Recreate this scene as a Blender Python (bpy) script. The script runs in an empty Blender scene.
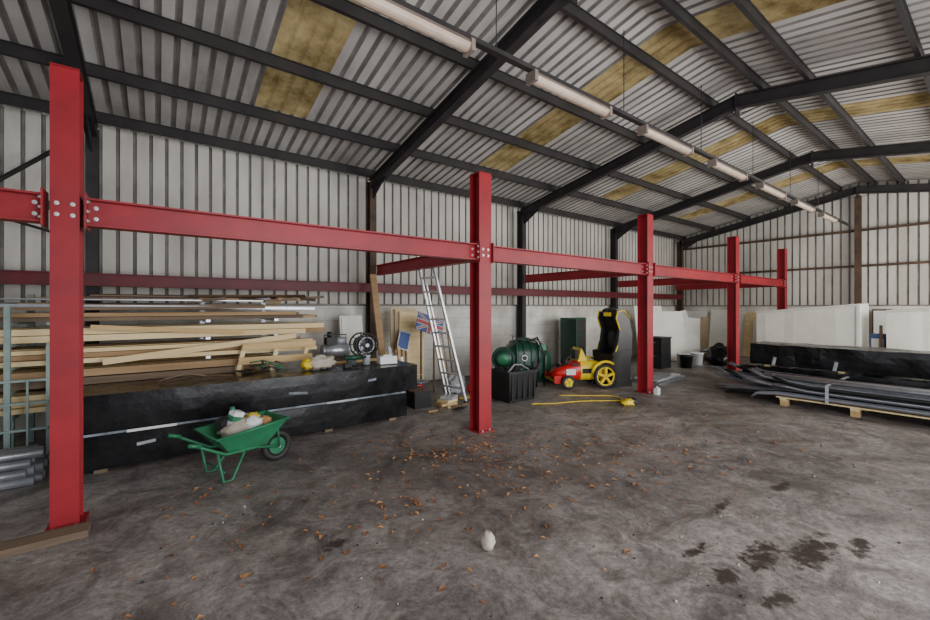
import bpy, math, random
from mathutils import Vector, Matrix, Euler, noise
random.seed(7)
V=Vector
# ------------------------------------------------------------ materials
def M(name,c1,c2=None,scale=4,rough=.6,metal=0,bump=0,bscale=40,stretch=(1,1,1),r2=None,lo=.35,hi=.65,detail=8,bdist=.01):
    m=bpy.data.materials.new(name); m.use_nodes=True
    nt=m.node_tree; N=nt.nodes; L=nt.links
    b=N['Principled BSDF']
    b.inputs['Roughness'].default_value=rough; b.inputs['Metallic'].default_value=metal
    b.inputs['Base Color'].default_value=(*c1,1)
    tc=N.new('ShaderNodeTexCoord'); mp=N.new('ShaderNodeMapping'); mp.inputs['Scale'].default_value=stretch
    L.new(tc.outputs['Object'],mp.inputs[0])
    if c2 is not None:
        n=N.new('ShaderNodeTexNoise'); n.inputs['Scale'].default_value=scale; n.inputs['Detail'].default_value=detail; n.inputs['Roughness'].default_value=.65
        L.new(mp.outputs[0],n.inputs['Vector'])
        r=N.new('ShaderNodeValToRGB'); r.color_ramp.elements[0].position=lo; r.color_ramp.elements[1].position=hi
        r.color_ramp.elements[0].color=(*c1,1); r.color_ramp.elements[1].color=(*c2,1)
        L.new(n.outputs['Fac'],r.inputs[0]); L.new(r.outputs[0],b.inputs['Base Color'])
        if r2 is not None:
            mr=N.new('ShaderNodeMapRange'); mr.inputs[3].default_value=rough; mr.inputs[4].default_value=r2
            mr.inputs[1].default_value=lo; mr.inputs[2].default_value=hi
            L.new(n.outputs['Fac'],mr.inputs[0]); L.new(mr.outputs[0],b.inputs['Roughness'])
    if bump:
        n2=N.new('ShaderNodeTexNoise'); n2.inputs['Scale'].default_value=bscale; n2.inputs['Detail'].default_value=5
        L.new(mp.outputs[0],n2.inputs['Vector'])
        bp=N.new('ShaderNodeBump'); bp.inputs['Strength'].default_value=bump; bp.inputs['Distance'].default_value=bdist
        L.new(n2.outputs['Fac'],bp.inputs['Height']); L.new(bp.outputs[0],b.inputs['Normal'])
    return m
red=M('red_steel',(.34,.011,.020),(.22,.009,.016),2,.48,0,.05,30)
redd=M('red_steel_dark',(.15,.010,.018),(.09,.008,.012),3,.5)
blk=M('dark_frame_steel',(.013,.011,.012),(.030,.025,.023),3,.65)
rustpost=M('rusty_post_steel',(.035,.022,.016),(.11,.06,.03),3,.7)
bolt=M('zinc_bolt',(.7,.7,.7),rough=.35,metal=.7)
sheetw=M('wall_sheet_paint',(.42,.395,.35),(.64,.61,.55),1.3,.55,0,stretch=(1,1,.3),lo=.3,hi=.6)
sheetg=M('wall_sheet_groove_shade_dirt',(.16,.145,.125),(.28,.26,.23),2.5,.7)  # groove shade painted into the colour along with dirt; reused on sill strips
roofw=M('roof_sheet',(.31,.285,.265),(.58,.55,.515),1.2,.6,0,stretch=(1,.3,1),lo=.32,hi=.62)
roofg=M('roof_sheet_groove_shade',(.15,.135,.12),(.28,.255,.235),2,.7)  # darker colour paints the thin shading into the roof grooves
white=M('white_board',(.80,.80,.76),(.70,.69,.64),2,.5)
cream=M('cream_plastic_wrap',(.82,.81,.73),(.70,.69,.61),1.5,.35,0,.3,4,bdist=.03)
wood=M('pine_timber',(.66,.47,.22),(.46,.29,.12),3,.7,0,.2,30,stretch=(.3,4,4))
wood2=M('pale_pine_timber',(.82,.67,.38),(.68,.50,.25),3,.7,0,stretch=(.3,4,4))
wood4=M('brown_timber',(.40,.26,.13),(.28,.17,.08),3,.75,0,stretch=(.3,4,4))
wood3=M('weathered_timber',(.22,.15,.09),(.11,.08,.055),3,.8,0,stretch=(.3,4,4))
ply=M('plywood',(.62,.50,.33),(.5,.38,.23),2,.7)
galv=M('galvanised_steel',(.50,.52,.56),(.34,.36,.40),6,.33,.7)
greys=M('grey_pvc',(.34,.355,.39),(.22,.235,.265),5,.30,.25)
alu=M('aluminium',(.72,.74,.76),(.55,.57,.6),8,.35,.6)
film=M('black_wrap_film',(.0035,.0035,.0045),(.007,.007,.008),3,.20,0,.3,4,bdist=.03,r2=.34)
film.node_tree.nodes['Principled BSDF'].inputs['Specular IOR Level'].default_value=.3
tapeg=M('grey_film_strip',(.30,.34,.40),(.06,.07,.08),3,.3)
green=M('green_paint',(.025,.20,.09),(.018,.13,.06),4,.4)
dgreen=M('dark_green_plastic',(.010,.070,.040),(.006,.040,.024),3,.38)
palegreen=M('pale_green_steel',(.30,.40,.37),(.20,.27,.25),4,.5)
rubber=M('black_rubber',(.010,.010,.011),(.020,.020,.020),8,.6)
blackpl=M('black_plastic',(.006,.006,.007),(.011,.011,.012),8,.4)
yellow=M('yellow_plastic',(.90,.68,.02),(.8,.56,.02),3,.35)
redp=M('red_plastic',(.65,.015,.015),(.55,.01,.01),3,.3)
fred=M('faded_red_print',(.42,.07,.07),(.32,.06,.06),3,.7)
blue=M('faded_blue_cloth',(.06,.11,.30),(.04,.07,.2),3,.7)
whitep=M('white_plastic',(.8,.8,.8),(.7,.7,.7),4,.4)
paper=M('bag_paper',(.6,.55,.45),(.42,.36,.28),5,.8,0,.4,12)
leafm=M('dry_leaf',(.34,.15,.055),(.21,.09,.04),9,.8)
leaf2=M('dry_leaf_light',(.50,.28,.12),(.35,.17,.07),9,.8)
stone=M('stone',(.60,.52,.43),(.38,.32,.27),12,.85,0,.6,30)
tubem=M('lamp_diffuser',(.66,.53,.41),(.48,.36,.27),3,.4)
lampb=M('lamp_body',(.28,.22,.18),(.18,.14,.12),4,.5)
wrapw=M('clear_wrap_grey',(.5,.53,.55),(.3,.32,.34),4,.25)

def rooflight():
    m=bpy.data.materials.new('amber_rooflight'); m.use_nodes=True
    nt=m.node_tree;N=nt.nodes;L=nt.links;N.remove(N['Principled BSDF']);out=N['Material Output']
    tc=N.new('ShaderNodeTexCoord');n=N.new('ShaderNodeTexNoise');n.inputs['Scale'].default_value=1.8;n.inputs['Detail'].default_value=8;n.inputs['Roughness'].default_value=.7
    L.new(tc.outputs['Object'],n.inputs[0])
    r=N.new('ShaderNodeValToRGB');e=r.color_ramp.elements
    e[0].position=.36;e[0].color=(.16,.11,.042,1);e[1].position=.66;e[1].color=(.50,.38,.18,1)
    L.new(n.outputs['Fac'],r.inputs[0])
    d=N.new('ShaderNodeBsdfDiffuse');t=N.new('ShaderNodeBsdfTranslucent');mx=N.new('ShaderNodeMixShader');mx.inputs[0].default_value=.28
    L.new(r.outputs[0],d.inputs[0]);L.new(r.outputs[0],t.inputs[0]);L.new(d.outputs[0],mx.inputs[1]);L.new(t.outputs[0],mx.inputs[2]);L.new(mx.outputs[0],out.inputs[0])
    return m
amber=rooflight()

def blockwall():
    m=bpy.data.materials.new('painted_blockwork'); m.use_nodes=True
    nt=m.node_tree;N=nt.nodes;L=nt.links;b=N['Principled BSDF'];b.inputs['Roughness'].default_value=.85
    g=N.new('ShaderNodeNewGeometry');s=N.new('ShaderNodeSeparateXYZ');L.new(g.outputs['Position'],s.inputs[0])
    ad=N.new('ShaderNodeMath');L.new(s.outputs[0],ad.inputs[0]);L.new(s.outputs[1],ad.inputs[1])
    c=N.new('ShaderNodeCombineXYZ');L.new(ad.outputs[0],c.inputs[0]);L.new(s.outputs[2],c.inputs[1])
    br=N.new('ShaderNodeTexBrick');br.inputs['Scale'].default_value=1
    br.inputs['Brick Width'].default_value=.45;br.inputs['Row Height'].default_value=.225;br.inputs['Mortar Size'].default_value=.008
    br.inputs['Color1'].default_value=(.80,.79,.73,1);br.inputs['Color2'].default_value=(.76,.75,.69,1);br.inputs['Mortar'].default_value=(.62,.61,.57,1)
    L.new(c.outputs[0],br.inputs[0])
    n=N.new('ShaderNodeTexNoise');n.inputs['Scale'].default_value=1.5;n.inputs['Detail'].default_value=8;L.new(g.outputs['Position'],n.inputs[0])
    r=N.new('ShaderNodeValToRGB');r.color_ramp.elements[0].position=.3;r.color_ramp.elements[0].color=(.55,.51,.46,1);r.color_ramp.elements[1].position=.6
    L.new(n.outputs['Fac'],r.inputs[0])
    mx=N.new('ShaderNodeMix');mx.data_type='RGBA';mx.blend_type='MULTIPLY';mx.inputs[0].default_value=.8
    L.new(br.outputs['Color'],mx.inputs[6]);L.new(r.outputs[0],mx.inputs[7]);L.new(mx.outputs[2],b.inputs['Base Color'])
    return m
block=blockwall()

def floormat():
    m=bpy.data.materials.new('dusty_concrete'); m.use_nodes=True
    nt=m.node_tree;N=nt.nodes;L=nt.links;b=N['Principled BSDF']
    g=N.new('ShaderNodeNewGeometry');P=g.outputs['Position']
    def noi(sc,det=8,ro=.65,dist=0,vec=None):
        n=N.new('ShaderNodeTexNoise');n.inputs['Scale'].default_value=sc;n.inputs['Detail'].default_value=det;n.inputs['Roughness'].default_value=ro;n.inputs['Distortion'].default_value=dist
        L.new(vec or P,n.inputs['Vector']);return n.outputs['Fac']
    def ramp(f,a,ca,bb,cb):
        r=N.new('ShaderNodeValToRGB');e=r.color_ramp.elements;e[0].position=a;e[0].color=(*ca,1);e[1].position=bb;e[1].color=(*cb,1);L.new(f,r.inputs[0]);return r.outputs[0]
    def mix(f,a,c,mode='MIX'):
        x=N.new('ShaderNodeMix');x.data_type='RGBA';x.blend_type=mode
        if isinstance(f,float): x.inputs[0].default_value=f
        else: L.new(f,x.inputs[0])
        for i,k in ((6,a),(7,c)):
            if isinstance(k,tuple): x.inputs[i].default_value=(*k,1)
            else: L.new(k,x.inputs[i])
        return x.outputs[2]
    def mth(op,a,c=0.0):
        x=N.new('ShaderNodeMath');x.operation=op
        for i,k in enumerate((a,c)):
            if isinstance(k,(int,float)): x.inputs[i].default_value=k
            else: L.new(k,x.inputs[i])
        return x.outputs[0]
    base=ramp(noi(.45,9,.6,.4),.36,(.180,.162,.152),.64,(.40,.37,.352))
    base=mix(.9,base,ramp(noi(2.2,12,.82,1.3),.40,(.42,.39,.37),.58,(1.14,1.12,1.10)),'MULTIPLY')
    base=mix(.85,base,ramp(noi(20,12,.9),.40,(.42,.40,.39),.57,(1.14,1.14,1.14)),'MULTIPLY')
    for sc,off,amt in((.55,(-3.0,2.5,0),.45),(.8,(-6.5,-1.5,0),.40)):
        mp=N.new('ShaderNodeMapping');mp.inputs['Location'].default_value=off;L.new(P,mp.inputs[0])
        w=N.new('ShaderNodeTexWave');w.wave_type='RINGS';w.rings_direction='Z';w.inputs['Scale'].default_value=sc;w.inputs['Distortion'].default_value=3.5;w.inputs['Detail'].default_value=5;w.inputs['Detail Scale'].default_value=1.2;w.inputs['Detail Roughness'].default_value=.75
        L.new(mp.outputs[0],w.inputs['Vector'])
        band=ramp(w.outputs['Fac'],.05,(.58,.56,.56),.30,(1.06,1.06,1.06))
        br=N.new('ShaderNodeMapRange');br.inputs[1].default_value=.45;br.inputs[2].default_value=.62;br.inputs[4].default_value=amt*1.6;L.new(noi(1.1,5,.6,0,mp.outputs[0]),br.inputs[0])
        base=mix(br.outputs[0],base,mix(1.0,base,band,'MULTIPLY'))
    bd=N.new('ShaderNodeMapRange');bd.inputs[1].default_value=.52;bd.inputs[2].default_value=.68;bd.inputs[4].default_value=.5;L.new(noi(.9,10,.75,.5),bd.inputs[0])
    base=mix(bd.outputs[0],base,(.160,.122,.095))
    # pale dried patches
    pd=N.new('ShaderNodeMapRange');pd.inputs[1].default_value=.58;pd.inputs[2].default_value=.66;pd.inputs[4].default_value=.45;L.new(noi(3.7,12,.8,.8),pd.inputs[0])
    base=mix(pd.outputs[0],base,(.42,.40,.385))
    sepv=N.new('ShaderNodeSeparateXYZ');L.new(P,sepv.inputs[0])
    dn=noi(9,8,.75,.5); mask=None
    for (cx,cy,rx,ry) in [(2.70,1.02,.08,.05),(3.12,.98,.14,.06),(3.42,.80,.20,.07),(2.70,.78,.07,.04),(3.62,1.42,.12,.03),(4.45,1.25,.12,.035),
                          (.95,2.75,.05,.05),(2.9,1.25,.12,.03),(3.75,.62,.12,.04)]:
        dx=mth('DIVIDE',mth('SUBTRACT',sepv.outputs[0],cx),rx*1.9);dy=mth('DIVIDE',mth('SUBTRACT',sepv.outputs[1],cy),ry*1.9)
        d=mth('SQRT',mth('ADD',mth('MULTIPLY',dx,dx),mth('MULTIPLY',dy,dy)))
        k=mth('SUBTRACT',1.0,mth('ADD',d,mth('MULTIPLY',mth('SUBTRACT',dn,.5),4.0)))
        mask=k if mask is None else mth('MAXIMUM',mask,k)
    mr=N.new('ShaderNodeMapRange');mr.inputs[1].default_value=.2;mr.inputs[2].default_value=.6;L.new(mask,mr.inputs[0]);mk=mr.outputs[0]
    base=mix(mk,base,(.045,.034,.028))
    L.new(base,b.inputs['Base Color'])
    ro=N.new('ShaderNodeMapRange');ro.inputs[1].default_value=.35;ro.inputs[2].default_value=.65;ro.inputs[3].default_value=.36;ro.inputs[4].default_value=.66
    L.new(noi(1.3,6),ro.inputs[0])
    rr=mth('SUBTRACT',ro.outputs[0],mth('MULTIPLY',mk,.12));L.new(rr,b.inputs['Roughness'])
    bp=N.new('ShaderNodeBump');bp.inputs['Strength'].default_value=.55;bp.inputs['Distance'].default_value=.018
    L.new(noi(14,10,.78),bp.inputs['Height']);L.new(bp.outputs[0],b.inputs['Normal'])
    return m
conc=floormat()

# ------------------------------------------------------------ mesh builder
class MB:
    def __init__(s): s.v=[];s.f=[];s.m=[];s.sm=[];s.mats=[]
    def mi(s,mat):
        if mat not in s.mats: s.mats.append(mat)
        return s.mats.index(mat)
    def add(s,vs,fs,mat,smooth=False):
        o=len(s.v); s.v+= [tuple(x) for x in vs]; k=s.mi(mat)
        for f in fs: s.f.append([i+o for i in f]); s.m.append(k); s.sm.append(smooth)
    def box(s,c,d,mat,rot=None):
        R=Euler(rot).to_matrix() if rot is not None and not isinstance(rot,Matrix) else (rot or Matrix.Identity(3))
        vs=[V(c)+R@V((d[0]/2*a,d[1]/2*b,d[2]/2*e)) for a in(-1,1) for b in(-1,1) for e in(-1,1)]
        s.add(vs,[(0,1,3,2),(4,6,7,5),(0,4,5,1),(2,3,7,6),(0,2,6,4),(1,5,7,3)],mat)
    def bb(s,x0,x1,y0,y1,z0,z1,mat): s.box(((x0+x1)/2,(y0+y1)/2,(z0+z1)/2),(x1-x0,y1-y0,z1-z0),mat)
    def frame(s,p0,p1,up):
        d=(V(p1)-V(p0)); L=d.length; d.normalize(); up=V(up)
        if abs(d.dot(up))>.98: up=V((0,1,0))
        side=d.cross(up).normalized(); u=side.cross(d).normalized()
        return d,side,u,L
    def bar(s,p0,p1,w,h,mat,up=(0,0,1),off=(0,0)):
        d,side,u,L=s.frame(p0,p1,up); R=Matrix((side,d,u)).transposed()
        s.box((V(p0)+V(p1))/2+side*off[0]+u*off[1],(w,L,h),mat,R)
    def ibeam(s,p0,p1,h,b,mat,up=(0,0,1),tf=.014,tw=.010):
        s.bar(p0,p1,b,tf,mat,up,(0,h/2-tf/2)); s.bar(p0,p1,b,tf,mat,up,(0,-h/2+tf/2)); s.bar(p0,p1,tw,h-2*tf,mat,up)
    def cyl(s,p0,p1,r,mat,n=14,r2=None,smooth=True):
        r2=r if r2 is None else r2
        d,a,b,L=s.frame(p0,p1,(0,0,1)); vs=[]
        for p,q in((V(p0),r),(V(p1),r2)):
            for i in range(n):
                t=2*math.pi*i/n; vs.append(p+a*math.cos(t)*q+b*math.sin(t)*q)
        s.add(vs,[(i,(i+1)%n,n+(i+1)%n,n+i) for i in range(n)],mat,smooth)
        o=len(s.v)-2*n; k=s.mi(mat)
        s.f.append([o+i for i in range(n)][::-1]); s.m.append(k); s.sm.append(False)
        s.f.append([o+n+i for i in range(n)]); s.m.append(k); s.sm.append(False)
    def tube(s,pts,r,mat,n=8,closed=False):
        pts=[V(p) for p in pts]; N=len(pts); vs=[]
        up=V((0,0,1)); prev=None
        for i,p in enumerate(pts):
            if closed: d=pts[(i+1)%N]-pts[i-1]
            else: d=pts[min(i+1,N-1)]-pts[max(i-1,0)]
            d.normalize()
            a=d.cross(up) if prev is None else prev-d*prev.dot(d)
            if a.length<1e-3: a=d.cross(V((1,0,0)))
            a.normalize(); prev=a; b=a.cross(d)
            for k in range(n):
                t=2*math.pi*k/n; vs.append(p+a*math.cos(t)*r+b*math.sin(t)*r)
        fs=[]
        for i in range(N if closed else N-1):
            j=(i+1)%N
            for k in range(n): fs.append((i*n+k,i*n+(k+1)%n,j*n+(k+1)%n,j*n+k))
        if not closed: fs.append(list(range(n))[::-1]); fs.append([(N-1)*n+k for k in range(n)])
        s.add(vs,fs,mat,True)
    def ring(s,c,r,t,mat,n=20,axis='y',k=8):
        c=V(c); pts=[]
        for i in range(n):
            a=2*math.pi*i/n; u,w=r*math.cos(a),r*math.sin(a)
            pts.append(c+(V((u,0,w)) if axis=='y' else V((u,w,0)) if axis=='z' else V((0,u,w))))
        s.tube(pts,t,mat,k,closed=True)
    def lathe(s,o,prof,mat,axis=(0,0,1),n=24,mats=None):
        d=V(axis).normalized(); up=V((0,0,1)) if abs(d.z)<.9 else V((0,1,0))
        a=d.cross(up).normalized(); b=a.cross(d); vs=[]
        for r,z in prof:
            for k in range(n):
                t=2*math.pi*k/n; vs.append(V(o)+d*z+(a*math.cos(t)+b*math.sin(t))*r)
        fs=[]
        for i in range(len(prof)-1):
            for k in range(n): fs.append((i*n+k,i*n+(k+1)%n,(i+1)*n+(k+1)%n,(i+1)*n+k))
        s.add(vs,fs,mat,True)
    def prism(s,poly,vec,mat):
        n=len(poly); vs=[V(p) for p in poly]+[V(p)+V(vec) for p in poly]
        s.add(vs,[list(range(n))[::-1],[n+i for i in range(n)]]+[(i,(i+1)%n,n+(i+1)%n,n+i) for i in range(n)],mat)
    def blob(s,c,rad,mat,amp=.12,fr=3,nu=20,nv=12,flat=None,rot=0,pw=1):
        vs=[];c=V(c);R=Matrix.Rotation(rot,3,'Z')
        q_=lambda x:math.copysign(abs(x)**pw,x)
        for j in range(nv+1):
            ph=math.pi*j/nv
            for i in range(nu):
                t=2*math.pi*i/nu; q=V((q_(math.sin(ph))*q_(math.cos(t)),q_(math.sin(ph))*q_(math.sin(t)),q_(math.cos(ph))))
                k=1+amp*2*noise.noise(q*fr+c*3.1)
                p=R@V((q.x*rad[0]*k,q.y*rad[1]*k,q.z*rad[2]*k))
                if flat is not None and p.z<-flat: p.z=-flat
                vs.append(c+p)
        fs=[(j*nu+i,j*nu+(i+1)%nu,(j+1)*nu+(i+1)%nu,(j+1)*nu+i) for j in range(nv) for i in range(nu)]
        s.add(vs,fs,mat,True)
    def done(s,name,xf=None,parent=None,bevel=0,keep=False):
        if xf is not None: s.v=[tuple(xf@V(p)) for p in s.v]
        xs=[p[0] for p in s.v];ys=[p[1] for p in s.v];zs=[p[2] for p in s.v]
        o=V((0,0,0)) if keep else V(((min(xs)+max(xs))/2,(min(ys)+max(ys))/2,min(zs)))
        me=bpy.data.meshes.new(name); me.from_pydata([V(p)-o for p in s.v],[],s.f)
        for m in s.mats: me.materials.append(m)
        for p,k,q in zip(me.polygons,s.m,s.sm): p.material_index=k; p.use_smooth=q
        me.update(); me.validate()
        ob=bpy.data.objects.new(name,me); ob.location=o; bpy.context.scene.collection.objects.link(ob)
        if bevel:
            b=ob.modifiers.new('bevel','BEVEL'); b.width=bevel; b.segments=2; b.limit_method='ANGLE'
        return ob
def XF(loc,rz=0,sc=1): return Matrix.Translation(V(loc))@Matrix.Rotation(math.radians(rz),4,'Z')@Matrix.Scale(sc,4)

# ------------------------------------------------------------ building shell
RY,RZ,SL=2.64,4.85,.184
def zr(y): return RZ-SL*abs(y-RY)
def zs(y): return zr(y)+.265
X0,X1=-5.2,15.85; YL,YR=7.75,-2.45
FR=[-4.65,-.72,3.30,7.35,11.35,15.55]

b=MB(); b.add([(X0-1,YR-1,0),(X1+1,YR-1,0),(X1+1,YL+1,0),(X0-1,YL+1,0),(X0-1,YR-1,-.2),(X1+1,YR-1,-.2),(X1+1,YL+1,-.2),(X0-1,YL+1,-.2)],
 [(0,1,2,3),(7,6,5,4),(0,4,5,1),(1,5,6,2),(2,6,7,3),(3,7,4,0)],conc); b.done('floor',keep=True)

def corr_profile(a0,a1,p,dep,fr=(.76,.81,.94)):
    out=[];a=a0
    while a<a1:
        for f,o in((0,0),(fr[0],0),(fr[1],dep),(fr[2],dep)):
            if a+f*p<a1: out.append((a+f*p,o,f>=fr[0]))
        a+=p
    out.append((a1,0,False)); return out
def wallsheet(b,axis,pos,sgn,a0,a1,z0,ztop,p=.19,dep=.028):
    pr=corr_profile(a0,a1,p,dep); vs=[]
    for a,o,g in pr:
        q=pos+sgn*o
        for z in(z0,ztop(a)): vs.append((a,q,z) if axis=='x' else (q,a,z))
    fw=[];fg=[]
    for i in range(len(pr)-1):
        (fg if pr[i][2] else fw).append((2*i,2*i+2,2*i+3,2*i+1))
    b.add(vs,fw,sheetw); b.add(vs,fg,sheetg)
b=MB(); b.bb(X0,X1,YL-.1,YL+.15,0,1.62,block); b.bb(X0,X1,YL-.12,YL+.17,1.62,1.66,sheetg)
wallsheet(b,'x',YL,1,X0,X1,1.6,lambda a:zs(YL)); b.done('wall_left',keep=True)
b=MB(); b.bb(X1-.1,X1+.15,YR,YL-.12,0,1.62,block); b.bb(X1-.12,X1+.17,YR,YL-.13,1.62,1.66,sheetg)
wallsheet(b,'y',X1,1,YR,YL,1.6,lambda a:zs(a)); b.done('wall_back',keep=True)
b=MB()
ops=[(-1.2,5.2),(8.2,14.2)]
cur=X0
for o0,o1 in ops:
    b.bb(cur,o0,YR-.15,YR+.1,0,1.62,block); wallsheet(b,'x',YR,-1,cur,o0,1.6,lambda a:zs(YR))
    wallsheet(b,'x',YR,-1,o0,o1,3.75,lambda a:zs(YR)); b.bb(o0,o1,YR-.05,YR+.08,3.65,3.77,blk); cur=o1
b.bb(cur,X1-.13,YR-.15,YR+.1,0,1.62,block); wallsheet(b,'x',YR,-1,cur,X1,1.6,lambda a:zs(YR)); b.done('wall_right',keep=True)
b=MB()
for a0,a1 in((YR+.12,-1.6),(4.6,YL-.12)): b.bb(X0-.15,X0+.1,a0,a1,0,1.62,block); wallsheet(b,'y',X0,-1,a0,a1,1.6,lambda a:zs(a))
wallsheet(b,'y',X0,-1,-1.6,4.6,3.9,lambda a:zs(a)); b.bb(X0-.05,X0+.08,-1.6,4.6,3.8,3.92,blk); b.done('wall_front',keep=True)
b=MB()
lights=[(f-.35,f+.35) for f in(-2.55,1.45,5.45,9.45,13.45)]
pr=corr_profile(X0-.2,X1+.2,.175,.024,(.62,.74,.88))
for ys in([YL+.1,6.38,4.15,RY],[RY,1.5,-.5,YR-.1]):
    for j in range(3):
        ya,yb=ys[j],ys[j+1]; vs=[]
        for a,o,g in pr:
            for y in(ya,yb): vs.append((a,y,zs(y)+o))
        F={roofw:[],roofg:[],amber:[]}
        for i in range(len(pr)-1):
            mid=(pr[i][0]+pr[i+1][0])/2; t=roofg if pr[i][2] else roofw
            if any(l0<mid<l1 for l0,l1 in lights) and not(ys[0]>7 and j==0) : t=amber
            F[t].append((2*i,2*i+2,2*i+3,2*i+1))
        for t,ff in F.items():
            if ff: b.add(vs,ff,t)
b.bb(X0-.2,X1+.2,RY-.15,RY+.15,zs(RY)+.03,zs(RY)+.05,roofw)
b.done('ceiling',keep=True)
for i,x in enumerate(FR):
    b=MB(); py=YL-.28; pm=rustpost if i in(2,5) else blk
    b.ibeam((x,py,0),(x,py,zr(py)+.08),.2,.125,pm,up=(0,1,0))
    b.ibeam((x,YR+.28,0),(x,YR+.28,zr(YR+.28)+.08),.2,.125,pm,up=(0,1,0))
    b.ibeam((x,py,zr(py)),(x,RY,RZ),.20,.12,blk); b.ibeam((x,YR+.28,zr(YR+.28)),(x,RY,RZ),.20,.12,blk)
    for sg in(1,-1):
        y0=py if sg==1 else YR+.28
        b.prism([(x-.006,y0,zr(y0)-.35),(x-.006,y0,zr(y0)-.08),(x-.006,y0-sg*.7,zr(y0-sg*.7)-.08)],(.012,0,0),blk)
    b.prism([(x-.006,RY-.6,zr(RY-.6)-.08),(x-.006,RY+.6,zr(RY+.6)-.08),(x-.006,RY,RZ-.2)],(.012,0,0),blk)
    b.bb(x-.07,x+.07,RY-.01,RY+.01,RZ-.21,RZ+.12,blk)
    b.done('portal_frame')
b=MB()
for y in(7.38,6.38,5.3,4.2,3.0,2.3,1.75,.7,-.4,-1.5):
    z=zr(y)+.178
    b.bb(X0,X1-.05,y-.004,y+.004,z-.07,z+.07,blk); b.bb(X0,X1-.05,y-.025,y+.025,z-.074,z-.066,blk); b.bb(X0,X1-.05,y-.025,y+.025,z+.06,z+.068,blk)
b.done('roof_purlins')
b=MB()
b.bb(X0+.2,X1-.2,YL-.13,YL-.03,2.9,3.0,blk)
b.done('wall_girts')
b=MB()
for z in(2.75,3.75):
    b.bb(X1-.13,X1-.03,YR+.4,7.4,z-.03,z+.03,rustpost)
b.ibeam((X1-.18,RY,0),(X1-.18,RY,RZ-.15),.1,.14,rustpost,up=(1,0,0))
b.done('gable_girts')
b=MB()
b.tube([(-.85,7.53,3.9),(-3.8,7.53,1.0)],.028,blk); b.tube([(-.85,7.53,2.5),(-4.5,7.53,3.6)],.018,blk)
b.done('diagonal_bracing')

# ------------------------------------------------------------ red mezzanine steelwork
CY=4.17; CX=[-.54,3.36,7.34,11.36,14.9]; CH=3.32
def bolts(b,pts,ax):
    for p in pts:
        d=V(ax)*.016; b.cyl(V(p),V(p)+d,.010,bolt,6,smooth=False); b.cyl(V(p),V(p)+d*.25,.015,bolt,10)
for x in CX:
    fw=.155 if x<0 else .2; h=fw/2
    b=MB(); b.ibeam((x,CY,.015),(x,CY,CH),.2,fw,red,up=(0,1,0),tf=.014,tw=.012)
    b.bb(x-h-.03,x+h+.03,CY-.13,CY+.13,0,.016,red)
    b.bb(x-h,x+h,CY-.1,CY+.1,CH-.004,CH+.008,red)
    for z in(2.19,2.41):
        b.bb(x-h+.002,x-.006,CY-.09,CY+.09,z-.005,z+.005,red); b.bb(x+.006,x+h-.002,CY-.09,CY+.09,z-.005,z+.005,red)
    bolts(b,[(x+sx*.042,CY-.1,z) for sx in(-1,1) for z in(2.26,2.34)],(0,-1,0))
    bolts(b,[(x+sx*.06,CY-.115,.016) for sx in(-1,1)],(0,0,1))
    b.done('steel_column')
bx=[-4.6]+CX
for i in range(len(bx)-1):
    b=MB(); b.ibeam((bx[i]+.118,CY-.03,2.3),(bx[i+1]-.118,CY-.03,2.3),.205,.13,red)
    for xx,s in((bx[i]+.112,1),(bx[i+1]-.112,-1)):
        b.bb(xx-.006,xx+.006,CY-.135,CY+.06,2.17,2.43,red)
        bolts(b,[(xx+s*.006,CY-.105,z) for z in(2.23,2.30,2.37)],(s,0,0))
        bolts(b,[(xx+s*.05,CY-.035,z) for z in(2.26,2.34)],(0,-1,0))
    b.done('steel_beam')
for x in CX[1:]:
    b=MB(); b.ibeam((x,CY+.11,2.3),(x,YL-.42,2.3),.19,.12,red); b.bb(x-.08,x+.08,CY+.106,CY+.118,2.18,2.42,red); b.done('steel_beam')
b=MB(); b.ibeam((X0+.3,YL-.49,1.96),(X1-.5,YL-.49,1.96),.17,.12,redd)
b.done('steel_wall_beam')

# ------------------------------------------------------------ lights row
b=MB(); b.bb(-3,14.6,RY-.03,RY+.03,3.745,3.785,blk)
for x in(.1,2.3,4.2,6.1,8,9.9,11.8,13.7): b.cyl((x,RY,3.78),(x,RY,4.72),.005,blk,6)
b.done('light_trunking')
for k in range(8):
    x=-1.0+k*1.86; b=MB()
    b.prism([(x,RY-.035,3.74),(x,RY+.035,3.74),(x,RY+.055,3.70),(x,RY-.055,3.70)],(1.16,0,0),lampb)
    pf=[(x+.03,RY+.055*math.cos(t),3.70+.05*math.sin(t)) for t in [math.pi+i*math.pi/8 for i in range(9)]]
    b.prism(pf,(1.10,0,0),tubem)
    b.bb(x-.01,x+.03,RY-.06,RY+.06,3.645,3.742,lampb); b.bb(x+1.13,x+1.17,RY-.06,RY+.06,3.645,3.742,lampb)
    b.done('fluorescent_light')

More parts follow.
